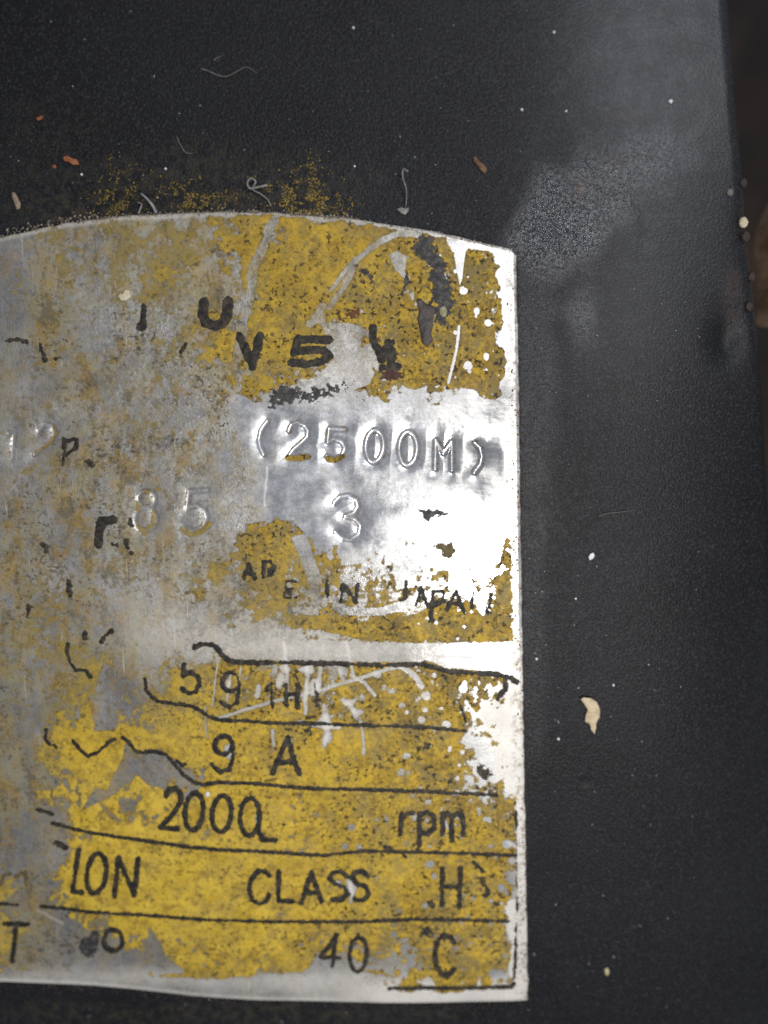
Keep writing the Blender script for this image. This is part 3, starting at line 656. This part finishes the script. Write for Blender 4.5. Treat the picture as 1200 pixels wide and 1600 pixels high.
# 2000 rpm
printed('printed_figure', [[(261, 1240), (266, 1230), (276, 1228), (284, 1235), (285, 1248), (272, 1268), (253, 1289), (280, 1291)]], 6, L('2'), 0)
printed('printed_figure', [ell(305, 1264, 14.5, 29, .08)], 6, 'black printed "0" right after the 2', 0)
printed('printed_figure', [ell(348, 1267, 15, 28, .08)], 6, 'black printed "0" in the middle of 2000', 0)
printed('printed_figure', [ell(392, 1271, 15, 29, .03), [(406, 1262), (406, 1296), (412, 1307), (431, 1307)]], 6, 'black printed last "0" of 2000 with a run at its foot', 0, None, 0, [(416, 1305, 6)])
printed('ink_speck', [[(420, 1276), (432, 1274), (444, 1280)]], 5, None, .6)
printed('printed_word', [[(625, 1298), (627, 1266)], [(627, 1273), (635, 1266), (645, 1265)], [(655, 1316), (655, 1266)], [(655, 1270), (667, 1264), (677, 1270), (678, 1288), (668, 1298), (656, 1296)],
                         [(691, 1298), (691, 1266)], [(692, 1270), (699, 1265), (705, 1270), (705, 1308)], [(706, 1270), (715, 1265), (722, 1270), (723, 1299)]], 6, L('rpm'), .08)
# TION  CLASS H
printed('printed_word', [[(88, 1314), (98, 1317), (106, 1322)], [(125, 1325), (120, 1358), (116, 1390), (130, 1391)], ell(153, 1361, 15, 31, -.12 * -1), [(181, 1396), (187, 1336), (212, 1394), (218, 1338)]], 6.5, 'black printed word ending "TION", its T rubbed away', .1)
printed('printed_word', [[(421, 1362), (414, 1354), (404, 1355), (395, 1366), (391, 1383), (396, 1400), (406, 1406), (417, 1402), (422, 1392)], [(437, 1356), (436, 1402), (459, 1402)],
                         [(471, 1406), (487, 1357), (503, 1403)], [(476, 1390), (499, 1388)], [(543, 1364), (533, 1356), (521, 1358), (516, 1367), (524, 1376), (538, 1380), (544, 1391), (535, 1401), (520, 1400)],
                         [(576, 1364), (566, 1356), (554, 1358), (550, 1367), (558, 1376), (571, 1380), (577, 1391), (568, 1401), (555, 1400)]], 6.5, L('CLASS'), .16)
printed('printed_letter', [[(691, 1353), (690, 1409)], [(719, 1352), (717, 1412)], [(690, 1381), (718, 1381)]], 6, 'black printed "H" at the end of its row', .1)
printed('ink_speck', [[(744, 1341), (756, 1358)]], 7, None, .4)
printed('ink_speck', [[(752, 1368), (762, 1394)]], 6, None, .6)
for s_ in [[(630, 1330), (640, 1336)], [(595, 1315), (605, 1320)]]: printed('ink_speck', [s_], 6, None, .4)
printed('ink_speck', [[(668, 1408), (673, 1412)]], 8, None, .3)
printed('printed_word', [[(4, 1378), (7, 1364), (18, 1362)], [(28, 1366), (40, 1360), (45, 1376)]], 5, 'faint brown tops of two rubbed printed letters at the left', .3, M_BINK)
# TEMP 40 C
printed('printed_letter', [[(9, 1440), (46, 1441)], [(27, 1442), (25, 1470), (22, 1498)]], 5.5, L('T'), .12, )
printed('printed_letter', [ell(178, 1466, 15, 17)], 6, 'black printed bowl of a "P" without its stem', .12)
printed('ink_smudge', [[(130, 1482), (150, 1462)]], 6, 'bluish black smudge where the print of M has run', .3, M_SMUT, 0, [(138, 1476, 15), (148, 1460, 9)])
printed('printed_figure', [[(527, 1455), (514, 1474), (501, 1490), (532, 1492)], [(525, 1455), (520, 1505)]], 5.5, 'scuffed black printed "4"', .15)
printed('printed_figure', [ell(560, 1486, 13, 27, .04)], 5.5, 'black printed "0" after the scuffed 4', .12)
printed('ink_speck', [], 5, 'small black printed degree mark before the C', .3, None, 0, [(667, 1452, 9)])
printed('printed_letter', [[(709, 1468), (703, 1458), (693, 1456), (683, 1466), (678, 1484), (681, 1504), (690, 1517), (700, 1518), (709, 1508)]], 6, 'black printed "C" in the lower right corner', .1)
# soot-black smear, dark chips
def smear(name, pts, k, label, m=M_SMUT, wear=.5):
    pad = 30
    x0, x1 = min(p[0] for p in pts) - pad, max(p[0] for p in pts) + pad; y0, y1 = min(p[1] for p in pts) - pad, max(p[1] for p in pts) + pad
    r = np.where((rowmax > y0) & (rowmin < y1))[0]; c = np.where((colmax > x0) & (colmin < x1))[0]
    sl = (slice(r[0], r[-1] + 1), slice(c[0], c[-1] + 1))
    f = poly_sd(WX[sl], WY[sl], pts) * k - np.clip((INKN[sl] - .42) * 2.2 * wear * 2, -.3, 2) - (INKL[sl] - .5) * wear * 1.6
    f = np.clip(f, -1.2, 1)
    o = grid_mesh(name, PX[sl], PY[sl], ZTOP[sl] + .35 + .3 * np.tanh(f * 2) + .05 * f, (f > -.6), dict(cover=f), m, plate)
    if o is not None and label: o['label'] = label
smear('ink_smudge', [(650, 365), (668, 368), (684, 388), (700, 415), (704, 440), (712, 480), (704, 506), (690, 514), (686, 500), (672, 470), (668, 440), (658, 415), (650, 395)], .09, 'broad black sooty smear above the peeled brown chip')
smear('ink_smudge', [(558, 418), (575, 420), (585, 436), (588, 448), (574, 436)], .2, None, M_SMUT, .7)
smear('ink_smudge', [(626, 440), (633, 428), (634, 446), (628, 462), (624, 462)], .3, None, M_SMUT, .5)
smear('ink_smudge', [(430, 612), (470, 600), (500, 604), (540, 590), (556, 602), (520, 622), (470, 632), (430, 632)], .10, None, M_SMUT, 1.1)
smear('ink_smudge', [(590, 580), (606, 574), (622, 578), (628, 590), (606, 596), (592, 594)], .2, 'dark reddish speck below the smeared letter', ink('dark_red_stain', (.045, .014, .010), (.10, .045, .03)), .4)
smear('ink_smudge', [(545, 490), (562, 482), (566, 494), (552, 502)], .2, None, ink('red_brown_stain', (.10, .035, .015), (.15, .06, .02)), .6)
smear('ink_smudge', [(650, 798), (668, 796), (700, 800), (690, 808), (664, 812), (655, 806)], .25, None, M_SMUT, .5)
smear('ink_smudge', [(678, 845), (702, 848), (712, 860), (700, 868), (680, 856)], .2, None, ink('olive_grime', (.09, .07, .025), (.16, .12, .04)), .5)

# ---------------------------------------------------------------- loose solid bits
def zat(x, y):
    """height of the surface under a place, in K units"""
    if x < float(np.interp(y, *RGT)) and float(np.interp(x, *TOP)) < y < float(np.interp(x, *BOT)):
        i = int(np.clip((y - float(np.interp(x, *TOP))) / (float(np.interp(x, *BOT)) - float(np.interp(x, *TOP))) * (nv - 1), 0, nv - 1))
        j = int(np.clip((x + 65) / (float(np.interp(y, *RGT)) + 65) * (nu - 1), 0, nu - 1))
        return float(ZTOP[i, j])
    if x > 985: return -np.interp(y, [0, 300, 600, 1000, 1600], [.25, .6, 2.0, 2.6, 2.4]) * 9 * ((x - 985) / 170) ** 2 - max(0, 26 - math.sqrt(max(0, 26 ** 2 - max(0, x - float(edge_x(y)) + 26) ** 2)))
    return 0.0
def chip(name, pts, th, material, label=None, cat=None, group=None, parent=None, lift=.4, curl=0.0, seed=1, z0=None, kind=None):
    """an irregular flake: outline, domed top, thickness, ragged rim"""
    cx = sum(p[0] for p in pts) / len(pts); cy = sum(p[1] for p in pts) / len(pts)
    # resample the outline
    ring = []
    for (a, b) in zip(pts, pts[1:] + pts[:1]):
        L_ = math.hypot(b[0] - a[0], b[1] - a[1]); m_ = max(1, int(L_ / 2.2))
        for i in range(m_): ring.append((a[0] + (b[0] - a[0]) * i / m_, a[1] + (b[1] - a[1]) * i / m_))
    n = len(ring); levels = [(1.0, 0.0), (1.03, .45), (.93, .95), (.62, 1.12), (.3, 1.18)]
    base = zat(cx, cy) if z0 is None else z0
    xs = []; ys = []; zs = []
    for s, hz in levels:
        for i, (x, y) in enumerate(ring):
            q = mnoise.noise(Vector((x * .21 + seed * 7, y * .21, s * 2)))
            f = s * (1 + .05 * q)
            xx = cx + (x - cx) * f; yy = cy + (y - cy) * f
            xs.append(xx); ys.append(yy); zs.append(base + lift + th * hz * (1 + .35 * q) + curl * ((xx - cx) ** 2 + (yy - cy) ** 2) / 100)
    xs.append(cx); ys.append(cy); zs.append(base + lift + th * 1.15); xs.append(cx); ys.append(cy); zs.append(base + lift)
    co = P(np.array(xs), np.array(ys), np.array(zs)); org = P(cx, cy, base)
    fs = []
    for l in range(len(levels) - 1):
        for i in range(n): fs.append((l * n + i, (l + 1) * n + i, (l + 1) * n + (i + 1) % n, l * n + (i + 1) % n))
    t = (len(levels) - 1) * n
    for i in range(n): fs.append((t + i, len(levels) * n, t + (i + 1) % n)); fs.append((i, (i + 1) % n, len(levels) * n + 1))
    me = bpy.data.meshes.new(name); me.from_pydata([tuple(c - org) for c in co], [], fs); me.update()
    for p in me.polygons: p.use_smooth = True
    o = link_obj(name, me, material, parent); o.location = org
    return tag(o, label, cat, group, kind)
def fibre(name, pts, r, material, label=None, cat='fibre', z=None, group=None, taper=True):
    """a thread through (x, y, height) points, smoothed, as a tapered tube"""
    pts = [(p[0], p[1], (p[2] if len(p) > 2 else 2.0)) for p in pts]
    cr = []
    for i in range(len(pts) - 1):
        p0, p1, p2, p3 = pts[max(0, i - 1)], pts[i], pts[i + 1], pts[min(len(pts) - 1, i + 2)]
        for k_ in range(6):
            t = k_ / 6
            cr.append([.5 * (2 * b + (c - a) * t + (2 * a - 5 * b + 4 * c - d) * t * t + (3 * b - a - 3 * c + d) * t ** 3) for a, b, c, d in zip(p0, p1, p2, p3)])
    cr.append(list(pts[-1])); A = np.array(cr)
    base = np.array([zat(x, y) for x, y in A[:, :2]])
    W3 = P(A[:, 0], A[:, 1], base + A[:, 2]); org = W3[len(W3) // 2].copy(); W3 = W3 - org
    vs = []; fs = []; n = len(W3); s = 6
    for i in range(n):
        d = W3[min(n - 1, i + 1)] - W3[max(0, i - 1)]; d = d / (np.linalg.norm(d) + 1e-9)
        a = np.cross(d, [0, 0, 1.0]); a /= np.linalg.norm(a) + 1e-9; b = np.cross(d, a)
        rr = r * K * ((1 - .6 * i / (n - 1)) if taper else 1)
        for k_ in range(s): q = 2 * math.pi * k_ / s; vs.append(tuple(W3[i] + rr * (math.cos(q) * a + math.sin(q) * b)))
    for i in range(n - 1):
        for k_ in range(s): fs.append((i * s + k_, i * s + (k_ + 1) % s, (i + 1) * s + (k_ + 1) % s, (i + 1) * s + k_))
    fs += [tuple(range(s))[::-1], tuple((n - 1) * s + k_ for k_ in range(s))]
    me = bpy.data.meshes.new(name); me.from_pydata(vs, [], fs); me.update()
    for p in me.polygons: p.use_smooth = True
    o = link_obj(name, me, material); o.location = org
    return tag(o, label, cat, group)
def scatter(name, pts, size, material, label=None, cat=None, kind='stuff', parent=None, seed=3, flat=.5):
    """many crumbs as small irregular solids in one mesh"""
    rr = random.Random(seed); vs = []; fs = []
    for (x, y) in pts:
        s = size * (.45 + 1.1 * rr.random() ** 2); z = zat(x, y) - .2; b = len(vs); a0 = rr.random() * 6.28; st = .6 + .8 * rr.random()
        k_ = 5
        for i in range(k_):
            a = a0 + i * 2 * math.pi / k_; q = s * (.7 + .6 * rr.random()); vs.append((x + math.cos(a) * q * st, y + math.sin(a) * q / st, z))
        for i in range(k_):
            a = a0 + i * 2 * math.pi / k_; q = s * (.4 + .5 * rr.random()); vs.append((x + math.cos(a) * q * st, y + math.sin(a) * q / st, z + s * flat * (.6 + .8 * rr.random())))
        for i in range(k_): fs.append((b + i, b + k_ + i, b + k_ + (i + 1) % k_, b + (i + 1) % k_))
        fs.append(tuple(b + k_ + i for i in range(k_))[::-1])
    A = np.array(vs); co = P(A[:, 0], A[:, 1], A[:, 2])
    me = bpy.data.meshes.new(name); me.from_pydata([tuple(c) for c in co], [], fs); me.update()
    o = link_obj(name, me, material, parent)
    return tag(o, label, cat, None, kind)

M_TAN = crumb('tan_husk', (.42, .32, .19), (.58, .47, .31), 10, .55)
M_WHITE = crumb('white_flake', (.62, .62, .62), (.78, .78, .78), 5, .5)
M_BROWN = crumb('brown_bark', (.085, .045, .022), (.20, .11, .06), 6)
M_FIB = crumb('pale_fibre', (.17, .165, .15), (.30, .285, .26), 8, .6)
M_FAINT = crumb('dull_fibre', (.10, .098, .085), (.18, .17, .14), 10, .7)
M_ORANGE = crumb('orange_rust', (.22, .06, .02), (.34, .13, .05), 5)
M_YCR = crumb('yellow_paint_crumbs', (.14, .10, .018), (.36, .24, .04), 14)
M_CRUST = crumb('beige_crust', (.16, .12, .08), (.42, .36, .28), 12)
M_DUST = crumb('pale_dust', (.34, .34, .35), (.55, .55, .56), 5)
M_DARKC = crumb('dark_crumb', (.018, .012, .010), (.06, .04, .03), 8)
M_CREAM = crumb('cream_crumb', (.52, .44, .30), (.68, .60, .44), 6)

# on the plate
peel = chip('peeled_layer', [(651, 470), (658, 468), (664, 475), (679, 481), (681, 490), (676, 497), (676, 510), (672, 524), (676, 530), (668, 541), (660, 536), (656, 515), (653, 500), (655, 486)], 1.1, M_PEEL,
            'dark brown torn layer peeled up beside the black smear', parent=plate, lift=.8, curl=.14, seed=4)
chip('nodule', [(686, 482), (694, 478), (698, 486), (696, 495), (690, 496), (686, 490)], 2.0, crumb('olive_chip', (.20, .18, .10), (.36, .33, .2), 5), 'olive grey nodule in the black smear', parent=plate, seed=6)
c1 = chip('crumb', [(187, 464), (190, 459), (196, 460), (199, 453), (206, 455), (207, 464), (201, 470), (193, 471)], 2.6, M_CREAM, 'cream crumb lying on the scuffed upper left of the metal plate', 'crumb', seed=2)
c2 = chip('crumb', [(322, 1237), (325, 1232), (329, 1233), (330, 1238), (326, 1241)], 2, M_WHITE, None, None, seed=3, parent=plate)
# on the black housing
flake = chip('husk', [(906, 1090), (911, 1087), (922, 1089), (931, 1095), (936, 1106), (936, 1118), (931, 1126), (930, 1134), (927, 1143), (922, 1138), (920, 1129), (913, 1125), (914, 1116), (917, 1108), (913, 1099)],
             3.4, M_TAN, 'curved tan husk with a small tail, on the black paint right of the plate', 'husk', lift=2.4, curl=.5, seed=8)
chip('flake', [(919, 870), (922, 865), (927, 863), (929, 868), (926, 873), (921, 875)], 2, M_WHITE, 'small white flake on the black paint above the tan husk', 'flake', seed=9)
chip('splinter', [(738, 246), (743, 244), (748, 252), (757, 258), (761, 266), (757, 272), (750, 266), (746, 260), (740, 254)], 4.2, M_BROWN, 'short dark brown splinter on the black paint above the plate', 'splinter', lift=.5, seed=11)
chip('wood_chip', [(19, 302), (24, 301), (28, 308), (33, 318), (32, 326), (27, 328), (24, 320)], 3.6, crumb('dull_wood', (.20, .14, .09), (.34, .26, .18), 5), 'slim brownish wood chip near the left border above the plate', 'wood chip', seed=12)
chip('rust_fleck', [(99, 246), (105, 243), (112, 247), (121, 250), (124, 257), (115, 258), (108, 253), (101, 252)], 1.4, M_ORANGE, 'largest orange rust fleck on the black paint at the left', 'rust fleck', 'orange rust flecks', seed=13)
chip('rust_fleck', [(81, 259), (86, 257), (89, 261), (85, 264)], 1.3, M_ORANGE, 'tiny orange fleck just below left of the largest one', 'rust fleck', 'orange rust flecks', seed=14)
chip('rust_fleck', [(56, 185), (62, 182), (68, 181), (66, 186), (60, 189)], 1.3, M_ORANGE, 'small orange fleck highest up on the black paint at the left', 'rust fleck', 'orange rust flecks', seed=15)
fibre('hair', [(637, 272, 18), (630, 268, 16), (629, 280, 15), (634, 296, 12), (635, 312, 8), (633, 328, 3)], 1.3, M_FIB, 'short straight pale hair standing on the black paint above the plate', 'hair')
chip('crumb', [(620, 327), (627, 324), (634, 326), (639, 324), (638, 330), (633, 336), (626, 333)], 2.2, M_FIB, 'grey tuft of lint at the foot of the straight hair', 'lint', seed=17)
fibre('curled_thread', [(418, 290, 4), (404, 294, 8), (392, 296, 9), (388, 288, 10), (394, 281, 12), (401, 286, 10), (396, 297, 8), (408, 304, 6), (418, 312, 4), (424, 322, 2)], 1.8, M_FIB, 'small looped grey thread at the top edge of the plate', 'thread')
fibre('feathery_wisp', [(245, 333, 3), (240, 322, 7), (232, 312, 9), (223, 304, 10)], 2.6, crumb('wisp', (.22, .22, .22), (.34, .34, .34), 8), 'curved pale grey wisp over the top edge of the plate', 'wisp')
fibre('feathery_wisp', [(217, 334, 2), (221, 326, 5), (223, 320, 6), (216, 317, 6)], 1.5, M_FIB, 'short hooked grey wisp beside the curved one', 'wisp')
fibre('thread', [(315, 108, 2), (326, 112, 3), (342, 119, 3), (356, 120, 3), (372, 112, 3), (386, 106, 3), (402, 115, 2)], 1.1, M_FAINT, 'long wavy dull thread high on the black paint', 'thread')
fibre('thread', [(277, 214, 3), (282, 226, 4), (291, 239, 3), (303, 240, 2)], 1.0, M_FAINT, 'short bent dull thread in the upper left black area', 'thread')
fibre('thread', [(334, 95, 2), (342, 90, 2), (350, 87, 2)], .9, M_FAINT, 'tiny dull thread above the long wavy one', 'thread')
fibre('thread', [(935, 806, 2), (948, 802, 2), (968, 800, 2), (990, 797, 2)], .8, M_FAINT, 'very fine dull thread above the white flake', 'thread')
fibre('splinter', [(827, 948, 2), (834, 953, 3)], 1.6, M_BROWN, 'tiny reddish splinter beside the right edge of the plate', 'splinter')
chip('crumb', [(944, 1514), (949, 1511), (952, 1518), (949, 1524), (945, 1521)], 2, crumb('yellowish_grain', (.36, .32, .16), (.5, .45, .25), 4), 'small yellowish grain on the black paint at the lower right', 'crumb', seed=21)
for (x, y, r, m_, lab) in ((1165, 346, 7, M_CREAM, 'cream bead on the right rim of the housing'), (1141, 300, 5, M_FAINT, 'grey bead left of the cream one on the right rim'), (1167, 283, 6, M_DARKC, 'dark glossy drop above the cream bead on the rim'),
                           (1169, 368, 7, M_DARKC, 'dark glossy drop just below the cream bead'), (1176, 478, 6, M_DARKC, 'dark glossy drop above the hollow on the right rim'), (1184, 430, 6, M_DARKC, 'dark glossy drop beside the tan block')):
    chip('bead', ell(x, y, r, r * 1.25, 0, n=9)[:-1], r * .9, m_, lab, 'bead', 'beads and drops on the right rim', seed=int(x))
for (x, y, r, lab) in ((815, 172, 2.6, 'white grain on the black paint high above the plate corner'), (1047, 159, 4, 'pale angular grain near the upper right of the housing'), (865, 51, 2.6, 'white grain closest to the top border'),
                       (884, 174, 2, 'faint grain right of the white one above the plate corner'), (128, 273, 2.4, 'white grain below the orange flecks'), (552, 44, 2.4, 'white grain near the top centre'),
                       (259, 264, 2.4, 'white grain above the plate between the threads'), (554, 260, 2, 'white grain left of the dark splinter'), (872, 1154, 2.6, 'bright grain left below the tan husk'),
                       (958, 1070, 2.2, 'bright grain right above the tan husk'), (838, 1029, 2.4, 'bright grain by the plate above the husk'), (899, 935, 2, 'white grain below the white flake')):
    chip('grain', [(x - r, y), (x, y - r), (x + r, y - .3 * r), (x + .4 * r, y + r)], r, M_WHITE, lab, 'grain', 'pale grains on the black paint', seed=int(x))

rr = random.Random(7)
def cloud(cx, cy, rx, ry, n, rot=0.0, seed=0):
    out = []; t = 0
    while len(out) < n and t < n * 30:
        t += 1; a, b = rr.gauss(0, .5) * rx, rr.gauss(0, .5) * ry
        x, y = cx + a * math.cos(rot) - b * math.sin(rot), cy + a * math.sin(rot) + b * math.cos(rot)
        if y > np.interp(x, *TOP) - 1: continue
        if mnoise.noise(Vector((x * .05, y * .05, 3.1 + seed))) + .5 * mnoise.noise(Vector((x * .14, y * .14, 8.0))) < -.02: continue
        out.append((x, y))
    return out
scatter('yellow_crumbs', cloud(178, 312, 34, 50, 420, .4) + cloud(300, 312, 60, 34, 460) + cloud(360, 322, 12, 26, 90) + cloud(240, 300, 90, 60, 50), .95, M_YCR, 'scattered yellow paint crumbs above the left of the plate', 'paint crumbs')
scatter('yellow_crumbs', cloud(472, 318, 70, 40, 900, .15, 2) + cloud(485, 268, 30, 34, 120), 1.05, M_YCR, 'dense yellow paint crumbs above the middle of the plate', 'paint crumbs', seed=9)
scatter('crust', [(x, float(np.interp(x, *TOP)) - 1 - abs(rr.gauss(0, 5)) * (1.4 if x < 160 else .5)) for x in [rr.uniform(-60, 560) for _ in range(900)]] +
        [(x, float(np.interp(x, *TOP)) + rr.uniform(-2, 3)) for x in [rr.uniform(-60, 800) for _ in range(500)]], 1.5, M_CRUST, 'beige dirt crust gathered along the top edge of the plate', 'crust', seed=5)
scatter('dark_edge_crumbs', [(x, float(np.interp(x, *BOT)) + 1 + abs(rr.gauss(0, 7))) for x in [rr.uniform(-60, 830) for _ in range(600)]] +
        [(float(np.interp(y, *RGT)) + 1 + abs(rr.gauss(0, 1.6)), y) for y in [rr.uniform(400, 1555) for _ in range(900)]], 1.4, M_DARKC, 'dark crumbs along the lower and right edges of the plate', 'grime', seed=6)  # dark crumbs lining the two edges
pts = []
while len(pts) < 380:
    x, y = rr.uniform(-40, 1110), rr.uniform(-40, 1640)
    if -70 < x < np.interp(y, *RGT) + 3 and np.interp(x, *TOP) - 3 < y < np.interp(x, *BOT) + 3: continue
    pts.append((x, y))
scatter('dust', pts, .75, M_DUST, 'fine pale dust specks all over the black paint', 'dust', seed=8)
rcr = [(float(np.interp(y, *RGT)) - abs(rr.gauss(4, 7)), y) for y in [rr.uniform(600, 900) for _ in range(90)] + [rr.uniform(400, 1550) for _ in range(90)]]
scatter('rust_crumbs', rcr, 1.3, M_BROWN, 'brown crumbs stuck along the right margin', None, seed=12, parent=plate)
